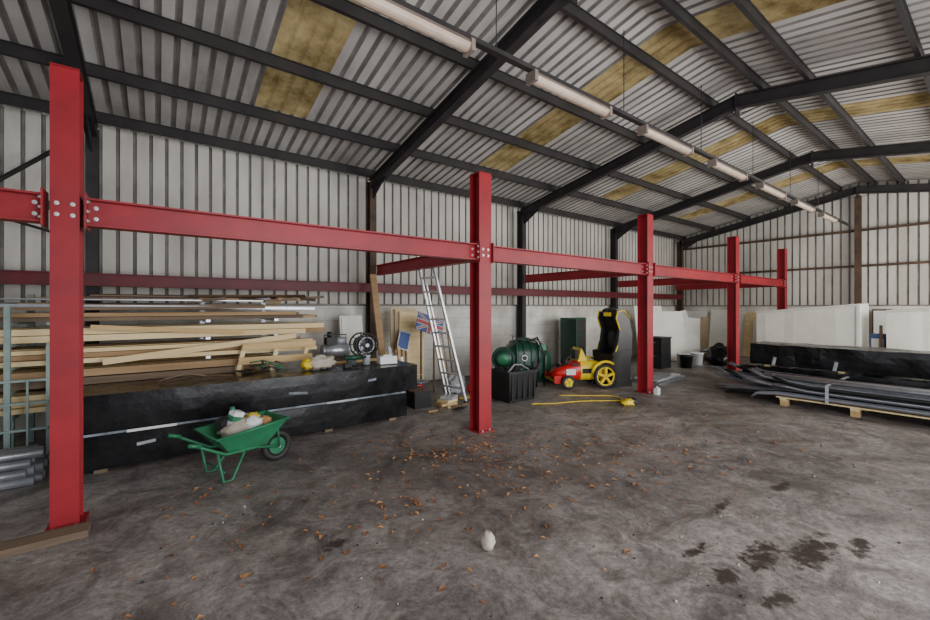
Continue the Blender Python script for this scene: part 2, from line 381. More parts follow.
# ------------------------------------------------------------ wrapped long packages
def wrapbox(b,x0,x1,y0,y1,z0,z1,mat,amp=.006,step=.12):
    nx=max(2,int((x1-x0)/step)); ny=max(2,int((y1-y0)/step)); nz=max(2,int((z1-z0)/.1)); c=V(((x0+x1)/2,(y0+y1)/2,(z0+z1)/2))
    def P(i,j,k):
        p=V((x0+(x1-x0)*i/nx,y0+(y1-y0)*j/ny,z0+(z1-z0)*k/nz))
        n=V((noise.noise(p*3),noise.noise(p*3+V((7,1,2))),noise.noise(p*4+V((3,9,5)))))*amp
        if k==0: n.z=0
        ex=(i in(0,nx))+(j in(0,ny))+(k in(0,nz))
        if ex>=2: p+= (c-p).normalized()*.008
        return p+n
    idx={};vs=[];fs=[]
    def g(i,j,k):
        if (i,j,k) not in idx: idx[(i,j,k)]=len(vs); vs.append(P(i,j,k))
        return idx[(i,j,k)]
    for i in range(nx):
        for j in range(ny):
            fs.append((g(i,j,0),g(i,j+1,0),g(i+1,j+1,0),g(i+1,j,0))); fs.append((g(i,j,nz),g(i+1,j,nz),g(i+1,j+1,nz),g(i,j+1,nz)))
        for k in range(nz):
            fs.append((g(i,0,k),g(i+1,0,k),g(i+1,0,k+1),g(i,0,k+1))); fs.append((g(i,ny,k),g(i,ny,k+1),g(i+1,ny,k+1),g(i+1,ny,k)))
    for j in range(ny):
        for k in range(nz):
            fs.append((g(0,j,k),g(0,j,k+1),g(0,j+1,k+1),g(0,j+1,k))); fs.append((g(nx,j,k),g(nx,j+1,k),g(nx,j+1,k+1),g(nx,j,k+1)))
    b.add(vs,fs,mat,False)
b=MB()
for x in(-.5,.6,1.7,2.6): b.bb(x,x+.1,5.27,5.93,0,.045,wood3)
wrapbox(b,-.72,2.86,5.22,5.95,.045,.37,film)
b.box((1.07,5.205,.388),(3.5,.006,.022),tapeg)
b.box((-.05,5.2,.386),(.4,.008,.025),white); b.box((1.9,5.2,.386),(.4,.008,.025),wrapw)
for x in(-.4,.8,2.0): b.bb(x,x+.09,5.3,5.9,.37,.405,wood3)
b.box((.95,5.2,.19),(.2,.006,.025),white,(0,.1,0)); b.box((-.1,5.2,.25),(.15,.006,.03),wrapw,(0,-.1,0))
b.done('wrapped_panel_package')
b=MB(); wrapbox(b,-.72,3.02,5.2,5.92,.405,.765,film)
b.box((1.35,5.18,.56),(.22,.006,.03),tapeg,(0,.1,0)); b.box((2.3,5.18,.62),(.12,.006,.03),tapeg,(0,-.1,0)); b.done('wrapped_panel_package')

b=MB()
for y in(-1.2,0,1.2,2.6): b.bb(9.6,10.35,y,y+.1,0,.09,wood3)
wrapbox(b,9.55,10.4,-1.8,3.35,.09,.43,film,.014); b.done('wrapped_panel_package')
b=MB()
for y in(-1.0,.3,1.8,2.9): b.bb(9.62,10.3,y,y+.08,.43,.47,wood2)
wrapbox(b,9.57,10.4,-1.8,3.22,.47,.87,film,.018)
for y in(.7,1.9,2.8): b.box((9.55,y,.55),(.006,.05,.16),wrapw,(.2,0,0))
b.done('wrapped_panel_package')
b=MB()
for y in(-1.5,-.5,.5,1.35,2.2):
    b.bb(8.1,9.35,y,y+.1,.085,.125,wood2)
    for x in(8.12,8.7,9.22): b.bb(x,x+.1,y,y+.1,0,.085,wood)
for x in(8.1,8.7,9.25): b.bb(x,x+.1,-1.6,2.35,.125,.145,wood2)
b.done('timber_pallet_bearers')
b=MB()
rnd=random.Random(3)
for lay in range(3):
    for k in range(7):
        x=8.15+k*.175+rnd.uniform(-.03,.03); z=.155+lay*.075+rnd.uniform(0,.012); ye=2.75+k*.17+rnd.uniform(-.3,.3)-lay*.12
        pts=[(-2,z)]+[(y,z) for y in(0,1.2,ye-.8)]+[(ye-.45,z+.005),(ye-.2,z+.04),(ye,z+rnd.uniform(.04,.14))]
        if k<4 and lay==0: pts=[(-2,z),(0,z),(1.2,z),(2.3,z),(2.6,z-.03),(ye,z-.10)]
        prof=[(.082*math.cos(t),-.05*math.sin(t)+.05) for t in [i*math.pi/8 for i in range(9)]]
        prof+=[(.076*math.cos(t),-.044*math.sin(t)+.052) for t in [math.pi-i*math.pi/8 for i in range(9)]]
        n=len(prof); vs=[]; sk=rnd.uniform(-.05,.05)
        for y,zz in pts:
            for u,w in prof: vs.append((x+u+ ((0.03*(k-2)+sk)*max(0,y-1.8)),y,zz+w))
        fs=[(i*n+j,i*n+(j+1)%n,(i+1)*n+(j+1)%n,(i+1)*n+j) for i in range(len(pts)-1) for j in range(n)]
        fs+=[list(range(n))[::-1],[(len(pts)-1)*n+j for j in range(n)]]
        b.add(vs,fs,[greys,galv,rubber,galv,greys][(k*2+lay)%5],True)
for k in range(5): b.tube([(8.2+k*.09,-1.9,.44+.0*k),(8.2+k*.09,.6,.44),(8.25+k*.1,2.2+.15*k,.43)],.028,[galv,greys,alu,galv,rubber][k],10)
for y in(.2,1.7): b.box((8.7,y,.42),(1.32,.04,.006),wrapw); b.box((8.05,y,.28),(.006,.04,.28),wrapw)
b.done('gutter_stack')
b=MB()
for i,(dx,dy,r) in enumerate([(0,0,.05),(.06,.03,-.04),(-.05,.02,.1)]): b.box((8.72+dx,4.62+dy,.02+i*.04),(1.15,.5,.035),galv if i<2 else wrapw,(0,0,r))
b.done('sheet_metal_stack')

# ------------------------------------------------------------ timber rack
b=MB()
for x,mm in((-3.4,galv),(-1.22,palegreen),(-.92,palegreen),(.5,galv),(1.3,galv)):
    b.bb(x-.03,x+.03,6.98,7.04,0,1.75,mm)
    if mm is palegreen: b.bb(x-.022,x+.022,6.03,6.08,0,1.62 if x<-1 else 1.2,mm)
    b.bb(x-.03,x+.03,6.08,7.04,.44,.49,mm)
    b.bb(x-.03,x+.03,6.12,6.18,0,.44,mm)
    for z in(.74,.98,1.22,1.44): b.bb(x-.025,x+.025,6.1 if mm is galv else 6.08,7.0,z-.03,z,mm)
for z in(.08,.35,.62,.85): b.bb(-1.9,-.92,6.005,6.03,z-.012,z+.012,palegreen)
for x in(-1.75,-1.6,-1.45,-1.07): b.bb(x-.008,x+.008,5.99,6.005,.05,.86,palegreen)
b.done('storage_rack')
b=MB(); rnd=random.Random(11)
def layer(z0,z1,xr,mats,y0=6.1,y1=6.95,pw=.14,th=.055):
    n=max(1,int((z1-z0)/th)); t=(z1-z0)/n
    for q in range(n):
        y=y0+rnd.uniform(0,.09)
        while y<y1-pw*.5:
            w=min(pw*rnd.choice([1,1,.7,.5]),y1-y); L=rnd.uniform(-.45,.15); zt=z0+(q+1)*t-.005-rnd.choice([0,0,.006])
            b.box(((-3.6+xr+L)/2,y+w/2,(z0+q*t+zt)/2),(xr+L+3.6,w-.008,zt-z0-q*t-.002),rnd.choice(mats)); y+=w
layer(.492,.69,1.15,[wood,wood2,wood4,wood2]); layer(.742,.92,1.25,[wood,wood2,wood3,wood4],th=.08)
layer(.982,1.15,1.75,[wood2,wood2,wood,wood4]); layer(1.222,1.37,2.0,[wood,wood2,wood2,wood4],th=.07); layer(1.442,1.54,1.85,[wood3,wood3,wood4],th=.045)
for i in range(9):
    y=6.18+i*.082; b.box((rnd.uniform(-.6,.1),y,1.585+.014*(i%3)),(rnd.uniform(2.2,3.6),.06,.035),rnd.choice([wood3,wood,wood3,wood4,galv]),(0,rnd.uniform(-.012,.012),rnd.uniform(-.02,.02)))
b.bar((-.5,6.06,.99),(1.55,6.06,1.20),.02,.07,wood2); b.bar((.1,6.06,.55),(1.0,6.06,.69),.02,.06,wood4); b.bar((-.6,6.06,1.38),(.9,6.06,1.27),.02,.05,wood)
b.done('timber_stack')
b=MB()
for i in range(4): b.box((-.1+.1*i,6.6,1.685+.02*i),(2.6-.3*i,.6-.08*i,.012),[galv,wood3,rustpost,wood3][i],(0.02*i,.0,.03*i))
for i in range(5): b.tube([(.3+i*.15,6.3+.08*i,1.74),(1.75+i*.03,6.35+.08*i,1.77-.01*i)],.018,rustpost,6)
for i in range(10): b.box((.5+.15*i,6.3+.07*(i%6),1.69+.012*(i%5)),(.45,.05,.04),[wood3,wood4,rubber,wood3,galv,wood,wood3,wood4,rustpost,wood3][i],(0,.1*(i%3-1),.3*(i%4-1.5)))
b.done('scrap_sheet_pile')
b=MB()
k=0
for r,z in((5,.04),(5,.115),(4,.19),(3,.265)):
    for i in range(r): b.tube([(-3.2,5.3+i*.085+(5-r)*.04,z),(-.9+.05*math.sin(k),5.28+i*.085+(5-r)*.04,z)],.038,galv if k%3 else greys,10); k+=1
b.done('steel_pipe_bundle')
b=MB(); b.box((-1.02,3.93,.025),(1.25,.16,.05),wood3,(0,0,.01)); b.done('timber_plank',bevel=.005)

# ------------------------------------------------------------ wheelbarrow
b=MB()
bot=[(.05,-.17,.30),(.45,-.15,.28),(.45,.15,.28),(.05,.17,.30)]; top=[(-.12,-.30,.50),(.66,-.27,.56),(.66,.27,.56),(-.12,.30,.50)]
it=[(x*.98+.005,y*.96,z) for x,y,z in top]; ib=[(x*.98+.005,y*.94,z+.012) for x,y,z in bot]
vs=bot+top+ib+it
b.add(vs,[(3,2,1,0)]+[(i,(i+1)%4,4+(i+1)%4,4+i) for i in range(4)]+[(8,9,10,11)]+[(8+(i+1)%4,8+i,12+i,12+(i+1)%4) for i in range(4)]+[(4+i,4+(i+1)%4,12+(i+1)%4,12+i) for i in range(4)],green)
b.tube([V(p) for p in top],.013,green,8,closed=True)
for s in(-1,1):
    b.tube([(-.30,s*.27,.48),(-.22,s*.26,.43),(0,s*.2,.30),(.35,s*.13,.27),(.66,s*.07,.19)],.016,green)
    b.tube([(-.37,s*.275,.505),(-.26,s*.265,.465)],.021,green)
    b.tube([(-.08,s*.21,.33),(-.03,s*.22,.02),(.06,s*.22,.02),(.22,s*.16,.29)],.014,green)
    b.tube([(.66,s*.07,.19),(.6,s*.12,.52)],.012,green)
b.tube([(-.02,-.22,.12),(-.02,.22,.12)],.011,green)
b.ring((.66,0,.185),.145,.04,rubber,24,k=10)
b.cyl((.66,-.025,.185),(.66,.025,.185),.10,green,16); b.cyl((.66,-.08,.185),(.66,.08,.185),.014,bolt,8)
b.blob((.24,.02,.46),(.20,.16,.12),paper,.15); b.blob((.36,-.05,.53),(.1,.1,.08),whitep,.2)
b.box((.20,.05,.60),(.12,.10,.17),whitep,(.2,.3,.2)); b.box((.20,.045,.60),(.125,.105,.06),green,(.2,.3,.2)); b.cyl((.19,.06,.67),(.18,.07,.73),.025,green)
b.box((.08,.08,.56),(.12,.08,.12),rubber,(.1,-.3,.5)); b.blob((.42,.1,.55),(.09,.08,.06),yellow,.2); b.blob((.48,-.08,.53),(.07,.07,.06),leaf2,.2)
b.done('wheelbarrow',XF((.44,4.46,0),16,.86))

# ------------------------------------------------------------ ladder
b=MB()
A0,A1=V((4.08,5.45,.02)),V((3.99,5.88,.02)); T0,T1=V((3.51,5.64,2.45)),V((3.49,6.04,2.45))
for p,t in((A0,T0),(A1,T1)):
    b.bar(p,t,.05,.03,alu,up=(1,0,0)); b.box(p+V((0,0,.01)),(.05,.05,.04),rubber)
for i in range(1,11):
    f=i/10.6; b.bar(A0.lerp(T0,f),A1.lerp(T1,f),.04,.03,alu)
o=V((.04,.0,0))
ix=(A1-A0).normalized()*.045
for p,t,q in((A0,T0,ix),(A1,T1,-ix)):
    b.bar(p.lerp(t,.03)+o+q,p.lerp(t,.82)+o+q,.022,.02,alu,up=(1,0,0))
b.done('ladder')

# ------------------------------------------------------------ clutter by the left wall
b=MB(); b.box((2.78,7.1,.72),(.42,.03,1.45),white,(-.12,0,0)); b.box((2.78,7.08,.72),(.36,.035,1.38),cream,(-.12,0,0)); b.done('white_board_panel')
b=MB(); b.bar((3.30,6.80,0.02),(3.16,7.08,2.2),.12,.04,wood4,up=(0,1,0)); b.done('timber_plank')
b=MB()
for i in range(3): b.box((3.76+.05*i,7.0-.06*i,.80),(.55,.02,1.6-.1*i),ply if i<2 else wood2,(-.15,.06+.02*i,0))
b.done('plywood_sheets')
b=MB()
def flag(u,w,d,du,dw,mat,r=0):
    R=Matrix.Rotation(-.25,3,'X')@Matrix.Rotation(.35,3,'Y')
    b.box(V((4.03,6.5,1.27))+R@V((u,d,w)),(du,.008,dw),mat,R@Matrix.Rotation(r,3,'Y'))
flag(0,0,0,.56,.34,blue)
for r in(.54,-.54): flag(0,0,-.004,.60,.055,wrapw,r); flag(0,0,-.006,.58,.02,fred,r)
flag(0,0,-.009,.56,.10,wrapw); flag(0,0,-.009,.10,.34,wrapw); flag(0,0,-.012,.56,.06,fred); flag(0,0,-.012,.06,.34,fred)
b.bar((3.88,6.56,0),(3.88,6.56,1.3),.03,.03,wood3); b.bar((4.16,6.56,0),(4.16,6.56,1.3),.03,.03,wood3)
b.done('union_flag_board')
b=MB(); b.box((3.62,6.75,.98),(.24,.02,.34),wrapw,(-.2,.3,0)); b.box((3.62,6.742,.98),(.2,.02,.3),blue,(-.2,.3,0)); b.bar((3.58,6.76,0),(3.60,6.78,.9),.03,.02,wood3); b.bar((3.70,6.76,0),(3.68,6.78,.9),.03,.02,wood3); b.done('small_sign_board')
b=MB()
for z in(.04,.25,.46,.67):
    for y in(6.05,6.65): b.bb(1.95,2.95,y,y+.02,z,z+.12,wood)
    for x in(1.95,2.93): b.bb(x,x+.02,6.07,6.65,z,z+.12,wood)
for x in(1.97,2.89):
    for y in(6.07,6.61): b.bb(x,x+.04,y,y+.04,0,.79,wood3)
b.bb(1.97,2.93,6.07,6.65,.74,.79,wood3); b.done('wooden_crate')
b=MB(); z=.79
b.cyl((2.0,6.3,z+.14),(2.38,6.3,z+.14),.10,galv,18); b.blob((2.0,6.3,z+.14),(.04,.1,.1),galv,0); b.blob((2.38,6.3,z+.14),(.04,.1,.1),galv,0)
for x in(2.06,2.32):
    for y in(6.24,6.36): b.bb(x-.012,x+.012,y-.012,y+.012,z,z+.08,rubber)
b.box((2.12,6.3,z+.29),(.16,.13,.11),rubber); b.cyl((2.2,6.3,z+.29),(2.34,6.3,z+.29),.055,greys,14); b.cyl((2.10,6.3,z+.34),(2.10,6.3,z+.43),.035,blackpl,12)
b.tube([(2.02,6.3,z+.24),(2.02,6.3,z+.38),(2.36,6.3,z+.38),(2.36,6.3,z+.24)],.01,rubber,6)
b.done('air_compressor')
b=MB(); z=.79
for y in(6.18,6.44):
    b.ring((2.66,y,z+.20),.185,.014,rubber,28,k=6)
    for a in range(4): b.bar((2.66+.18*math.cos(a*math.pi/4),y,z+.20+.18*math.sin(a*math.pi/4)),(2.66-.18*math.cos(a*math.pi/4),y,z+.20-.18*math.sin(a*math.pi/4)),.012,.012,rubber,up=(0,1,0))
for q in range(9): b.ring((2.66,6.2+q*.027,z+.20),.125,.015,rubber if q%3 else greys,22,k=6)
b.cyl((2.66,6.16,z+.2),(2.66,6.46,z+.2),.03,galv,10)
b.done('cable_reel')
b=MB()
for x in(1.05,1.45,1.85):
    b.bar((x-.4,6.00,0),(x-.15,6.00,1.12),.05,.025,wood2,up=(0,1,0))
for z in(.35,.62,.9,1.08): b.bar((.60+z*.25,5.975,z),(1.52+z*.25,5.975,z),.02,.09,wood)
b.done('wooden_pallet')
b=MB(); b.prism([(2.55,5.45,.775),(2.8,5.42,.775),(2.83,5.62,.775),(2.58,5.65,.775)],(0,0,.11),whitep); b.bb(2.62,2.76,5.5,5.56,.882,.90,cream); b.done('white_carton')
b=MB(); b.blob((1.75,5.55,.865),(.17,.12,.09),paper,.25,flat=.085); b.blob((1.60,5.6,.845),(.1,.1,.07),yellow,.2,flat=.065); b.done('cement_bag')
b=MB(); rnd=random.Random(5)
for i in range(14):
    a=rnd.uniform(0,3.1); L=rnd.uniform(.10,.2); c=V((1.12+rnd.uniform(-.09,.09),5.55+rnd.uniform(-.08,.08),.81+.008*i)); d=V((math.cos(a),.6*math.sin(a),rnd.uniform(-.05,.15)))*L
    b.tube([c-d,c+V((0,0,.03)),c+d],.010,[green,wood3,rubber,dgreen][i%4],6)
b.done('garden_hand_tools')
b=MB(); b.tube([(.0,5.6,.79),(.25,5.55,.86),(.5,5.6,.79)],.012,wood3,6); b.tube([(.05,5.5,.79),(.35,5.6,.82),(.7,5.55,.79)],.014,rustpost,6); b.done('bent_rods')
b=MB(); b.cyl((2.05,5.5,.90),(2.27,5.47,.90),.035,dgreen,12); b.cyl((2.27,5.47,.90),(2.33,5.462,.90),.02,rubber,10); b.bar((2.12,5.49,.89),(2.08,5.49,.80),.035,.045,rubber); b.box((2.08,5.49,.795),(.10,.07,.045),rubber); b.done('cordless_drill')
for (x,y,m) in((2.22,5.68,galv),(2.40,5.60,wrapw)):
    b=MB(); b.lathe((x,y,.772),[(0,0),(.055,0),(.055,.12),(.06,.125),(.06,.135),(.048,.135),(.045,.128),(0,.128)],m,n=16); b.done('paint_tin')
def tangle(name,cx,cy,z,r,mat,n,th=.007,sd=1):
    b=MB(); pts=[]
    for i in range(n*14):
        a=i*2*math.pi/14; rr=r*(.6+.4*math.sin(i*.37+sd)); pts.append((cx+rr*math.cos(a),cy+rr*.8*math.sin(a),z+th+.03*abs(math.sin(i*.23+sd))))
    b.tube(pts,th,mat,6); b.done(name)
tangle('extension_cable',3.75,5.15,0,.13,rubber,4,sd=2)
tangle('extension_cable',4.3,5.75,0,.14,yellow,3,.006,sd=5)
tangle('extension_cable',.85,5.72,.772,.10,rubber,4,.007,sd=3)
b=MB()
b.lathe((3.62,6.2,0),[(.0,0),(.12,0),(.16,.3),(.168,.3),(.168,.315),(.15,.31),(.115,.02),(0,.02)],galv)
b.tube([(3.62+.16*math.cos(t),6.2,.3+.13*math.sin(t)) for t in [i*math.pi/10 for i in range(11)]],.005,bolt,5); b.done('metal_bucket')
b=MB(); b.bb(3.2,3.5,5.6,5.95,0,.22,blackpl); b.bb(3.19,3.51,5.59,5.96,.22,.27,blackpl); b.tube([(3.25,5.78,.27),(3.27,5.78,.33),(3.43,5.78,.33),(3.45,5.78,.27)],.012,redp,6); b.done('toolbox')
b=MB()
for i in range(7): b.bar((3.20+.05*i,6.35+.02*i,0),(3.13+.06*i,6.60,.7+.1*(i%3)),.05,.03,[wood3,wood,galv,wood2][i%4],up=(0,1,0))
b.done('timber_offcuts')
b=MB(); b.blob((4.45,6.25,.14),(.20,.16,.18),wrapw,.25,flat=.14); b.blob((4.72,6.05,.1),(.13,.12,.14),redp,.2,flat=.1); b.done('rubble_sacks')
b=MB()
for i in range(3): b.box((3.75+.03*i,5.55,.03+.05*i),(.3-.04*i,.22,.045),[wood,wood2,wrapw][i],(0,0,.3*i))
for i in range(6): b.box((3.35+.17*i,5.32+.05*(i%3),.015),(.16,.04,.025),[wood4,wood3,wood2][i%3],(0,0,.7*i))
b.done('timber_blocks')
b=MB()
for k,(x,y) in enumerate(((4.50,6.65),(4.62,6.70),(4.74,6.72))):
    b.bar((x,y,0),(x+.05,7.1,1.05+.15*k),.022,.022,[wood,wood4,wood3][k]); b.box((x,y,.12),(.16,.02,.22),[galv,rustpost,rubber][k])
b.done('garden_spades')

# ------------------------------------------------------------ green machine, black bin, gas bottle, cabinet
b=MB(); TC=V((6.0,6.05,.50)); TR=Matrix.Rotation(-.5,3,'Z')
b.blob(TC,(.40,.34,.40),dgreen,.0,flat=.46,rot=-.5,nu=28,nv=18,pw=.62)
for q in(-.22,-.07,.08,.23):
    pts=[]
    for i in range(28):
        t=2*math.pi*i/28; s_=lambda x:math.copysign(abs(x)**.62,x)
        pts.append(TC+TR@V((q,s_(math.cos(t))*.345,s_(math.sin(t))*.405)))
    b.tube(pts,.018,dgreen,6,closed=True)
for sx in(-1,1): b.box(V((6.0,6.05,.05))+TR@V((sx*.25,0,0)),(.1,.6,.10),rubber,(0,0,-.5))
b.cyl(TC+V((0,0,.38)),TC+V((0,0,.45)),.11,dgreen,18); b.cyl(TC+V((0,0,.44)),TC+V((0,0,.47)),.13,green,18)
fr=lambda u,v,w: TC+TR@V((u,v,w))
b.tube([fr(-.36,-.25,-.48),fr(-.36,-.28,.30),fr(-.2,-.30,.46),fr(.2,-.30,.46),fr(.36,-.28,.3),fr(.36,-.25,-.48)],.016,blackpl,8)
b.tube([fr(.1,-.1,.42),fr(.2,-.3,.5),fr(.3,-.42,.2),fr(.15,-.42,-.1),fr(-.05,-.38,-.05)],.014,rubber,8)
b.cyl(fr(-.08,-.345,.1),fr(-.08,-.39,.1),.06,whitep,16); b.cyl(fr(-.08,-.391,.1),fr(-.08,-.397,.1),.045,rubber,16)
b.box(fr(.17,-.37,-.05),(.16,.06,.14),rubber,(0,0,-.5)); b.cyl(fr(.30,-.33,.3),fr(.30,-.36,.3),.07,green,14)
b.cyl(fr(-.2,.0,.40),fr(-.2,0,.50),.03,galv,10); b.tube([fr(-.2,0,.5),fr(-.28,-.1,.53),fr(-.34,-.2,.48)],.012,galv,6)
b.done('green_storage_tank')
b=MB()
ax=V((-.7,-.7,0)).normalized(); c=V((5.28,5.86,.62))
b.lathe(c,[(0,-.17),(.18,-.17),(.215,-.15),(.225,0),(.215,.13),(.20,.16),(.20,.13),(.17,.12),(.16,.17),(.11,.19),(0,.19)],dgreen,axis=ax)
b.lathe(c+ax*.19,[(0,.0),(.10,.0),(.11,.012),(.09,.025),(0,.025)],green,axis=ax)
for i in range(4): b.bar(c+V((.10*(-1)**i,.08*(1 if i<2 else -1),-.1)),V((c.x+.13*(-1)**i,c.y+.11*(1 if i<2 else -1),0)),.03,.03,rubber)
b.done('green_feed_drum')
b=MB()
x0,x1,y0,y1=4.62,5.28,4.98,5.5
vs=[(x0+.04,y0+.03,0),(x1-.04,y0+.03,0),(x1-.04,y1-.03,0),(x0+.04,y1-.03,0),(x0,y0,.48),(x1,y0,.48),(x1,y1,.48),(x0,y1,.48)]
b.add(vs,[(3,2,1,0),(0,1,5,4),(1,2,6,5),(2,3,7,6),(3,0,4,7)],blackpl)
for a,c in(((x0-.015,y0-.015,.48),(x1+.015,y0+.01,.52)),((x0-.015,y1-.01,.48),(x1+.015,y1+.015,.52)),((x0-.015,y0,.48),(x0+.01,y1,.52)),((x1-.01,y0,.48),(x1+.015,y1,.52))): b.bb(a[0],c[0],a[1],c[1],a[2],c[2],blackpl)
for k in range(5): b.bb(x0+.06+k*.13,x0+.075+k*.13,y0-.004,y0+.03,.05,.46,rubber)
b.blob((4.85,5.25,.47),(.2,.18,.10),blackpl,.25); b.blob((5.12,5.28,.48),(.12,.14,.11),dgreen,.25); b.box((4.98,5.2,.54),(.15,.1,.14),rubber,(.3,.3,.2)); b.tube([(4.7,5.1,.5),(4.85,5.1,.62),(5.05,5.15,.6),(5.2,5.1,.5)],.015,greys,6)
b.done('black_crate')
b=MB(); gx,gy=6.68,6.08
b.lathe((gx,gy,0),[(0,0),(.11,0),(.12,.03),(.13,.05),(.13,.52),(.11,.6),(.05,.65),(.03,.66),(.03,.72),(0,.72)],green); b.tube([(gx+.09*math.cos(t),gy+.09*math.sin(t),.74) for t in [i*math.pi/8 for i in range(13)]],.01,green,6)
for a in(0,2,4): b.cyl((gx+.09*math.cos(a),gy+.09*math.sin(a),.6),(gx+.09*math.cos(a),gy+.09*math.sin(a),.74),.009,green,6)
b.done('gas_bottle')
b=MB(); b.bb(8.45,9.2,6.9,7.15,0,1.32,dgreen); b.bb(8.5,9.15,6.885,6.9,.06,1.27,rubber)
for z in(.45,.85): b.bb(8.5,9.15,6.87,6.89,z,z+.03,dgreen)
b.bb(8.40,8.46,6.6,6.9,.0,1.3,dgreen); b.done('metal_cabinet')

# ------------------------------------------------------------ ride-on racing kart with tall bucket seat (one machine)
b=MB()
b.box((0,0,.06),(.56,.54,.12),blackpl); b.box((.02,0,.34),(.50,.48,.46),blackpl); b.box((-.0,0,.62),(.54,.52,.18),blackpl,(0,-.08,0))
def shell(y0,y1,pf,mat): b.prism([(x,y0,z) for x,z in pf],(0,y1-y0,0),mat)
shell(-.2,.2,[(.06,.6),(.24,.6),(.22,1.15),(.14,1.52),(.02,1.64),(-.08,1.60),(-.10,1.50),(.02,1.15)],blackpl)
for s in(-1,1):
    y0,y1=(.2,.27) if s>0 else(-.27,-.2)
    shell(y0,y1,[(-.22,.62),(.28,.60),(.29,1.1),(.22,1.38),(.06,1.56),(-.12,1.55),(-.16,1.42),(-.06,1.2),(-.10,.95)],blackpl)
    yy=s*.272
    b.tube([(-.06,yy,1.18),(-.16,yy,1.42),(-.12,yy,1.56),(.05,yy,1.58),(.20,yy,1.42)],.015,yellow,8)
    b.tube([(-.22,yy,.64),(-.12,yy,.86)],.014,yellow,8)
    b.box((-.05,s*.27,.68),(.44,.06,.14),blackpl,(0,-.08,0))
b.blob((-.04,0,1.50),(.10,.15,.12),blackpl,.03); b.blob((.02,0,.95),(.07,.16,.22),rubber,.03); b.bb(-.15,-.13,-.1,.1,1.46,1.54,yellow)
T=XF((.76,0,0),16,1.04); b.v=[tuple(T@V(p)) for p in b.v]
secs=[(-.66,.10,.20,.32),(-.56,.17,.16,.40),(-.36,.22,.15,.50),(-.08,.25,.14,.58),(.15,.27,.14,.58),(.4,.27,.15,.54),(.50,.22,.18,.48)]
vs=[];n=12
for x,w,z0,z1 in secs:
    for k in range(n):
        t=2*math.pi*k/n+math.pi/n; cx,cz=math.cos(t),math.sin(t)
        q=lambda c:math.copysign(abs(c)**.6,c)
        vs.append((x,w*q(cx),(z0+z1)/2+(z1-z0)/2*q(cz)))
fs=[(i*n+k,i*n+(k+1)%n,(i+1)*n+(k+1)%n,(i+1)*n+k) for i in range(len(secs)-1) for k in range(n)]
b.add(vs,fs[:n*3]+[list(range(n))[::-1]],redp,True); b.add(vs,fs[n*3:n*5],yellow,True); b.add(vs,fs[n*5:]+[[(len(secs)-1)*n+k for k in range(n)]],redp,True)
b.box((-.62,0,.16),(.16,.62,.025),yellow)
for s in(-1,1): b.bb(-.70,-.54,s*.31-.01,s*.31+.01,.12,.28,redp)
for s in(-1,1):
    for x,r in((-.42,.15),(.40,.26)):
        y=s*.38; b.ring((x,y,r),r-.035,.035,rubber,26,k=10)
        b.cyl((x,y-.03,r),(x,y+.03,r),.05,yellow,12)
        for k in range(5):
            a=k*2*math.pi/5+.3
            for yy in(y-.03,y+.03): b.bar((x,yy,r),(x+(r-.06)*math.cos(a),yy,r+(r-.06)*math.sin(a)),.045,.02,yellow,up=(0,1,0))
        b.ring((x,y,r),r-.07,.022,yellow,26,k=8)
        b.cyl((x,y*.4,r),(x,y,r),.018,blackpl,8)
    b.tube([(.40+.31*math.cos(t),s*.38,.26+.31*math.sin(t)) for t in [i*math.pi/10 for i in range(3,10)]],.03,yellow,8)
b.prism([(-.14,-.22,.56),(.08,-.22,.57),(-.06,-.22,.84)],(0,.44,0),yellow)
b.bb(-.12,-.02,-.15,.15,.60,.70,blackpl); b.bb(-.17,-.12,-.16,.16,.60,.80,blackpl)
b.ring((.06,0,.74),.12,.014,blackpl,18,axis='x',k=6); b.cyl((-.06,0,.62),(.06,0,.74),.015,blackpl,8)
b.box((-.30,-.235,.34),(.2,.012,.12),whitep,(0,0,-.1)); b.box((-.2,-.24,.50),(.16,.02,.05),rubber); b.box((.05,-.262,.36),(.2,.012,.1),rubber)
b.cyl((-.48,0,.38),(-.46,0,.47),.06,blackpl,12)
b.tube([(-.5,-.22,.48),(-.38,-.26,.66),(-.3,-.24,.70)],.02,rubber,6); b.blob((-.42,-.18,.56),(.08,.06,.08),rubber,.2)
b.done('ride_on_racing_kart',XF((6.86,5.30,0),-28,.93))

b=MB(); pts=[]
ctrl=[(4.9,4.75),(5.25,4.55),(5.7,4.4),(6.1,4.15),(6.35,4.0),(6.5,4.30),(6.1,4.65),(5.75,4.95)]
def cr(c,i,t):
    p=[V((*c[max(0,min(len(c)-1,i+k))],0)) for k in(-1,0,1,2)]
    return .5*((2*p[1])+(p[2]-p[0])*t+(2*p[0]-5*p[1]+4*p[2]-p[3])*t*t+(3*p[1]-p[0]-3*p[2]+p[3])*t**3)
for i in range(len(ctrl)-1):
    for k in range(8): q=cr(ctrl,i,k/8); q.z=.010; pts.append(q)
b.tube(pts,.008,yellow,6); b.done('yellow_hose')
b=MB(); b.blob((6.15,3.80,.04),(.14,.09,.05),yellow,.3,flat=.035); b.blob((6.3,3.82,.04),(.12,.1,.05),rubber,.3,flat=.035); b.done('crumpled_sacking')
b=MB(); b.box((7.30,3.92,.06),(.09,.07,.12),whitep); b.cyl((7.30,3.92,.12),(7.30,3.92,.15),.02,whitep); b.done('plastic_bottle')

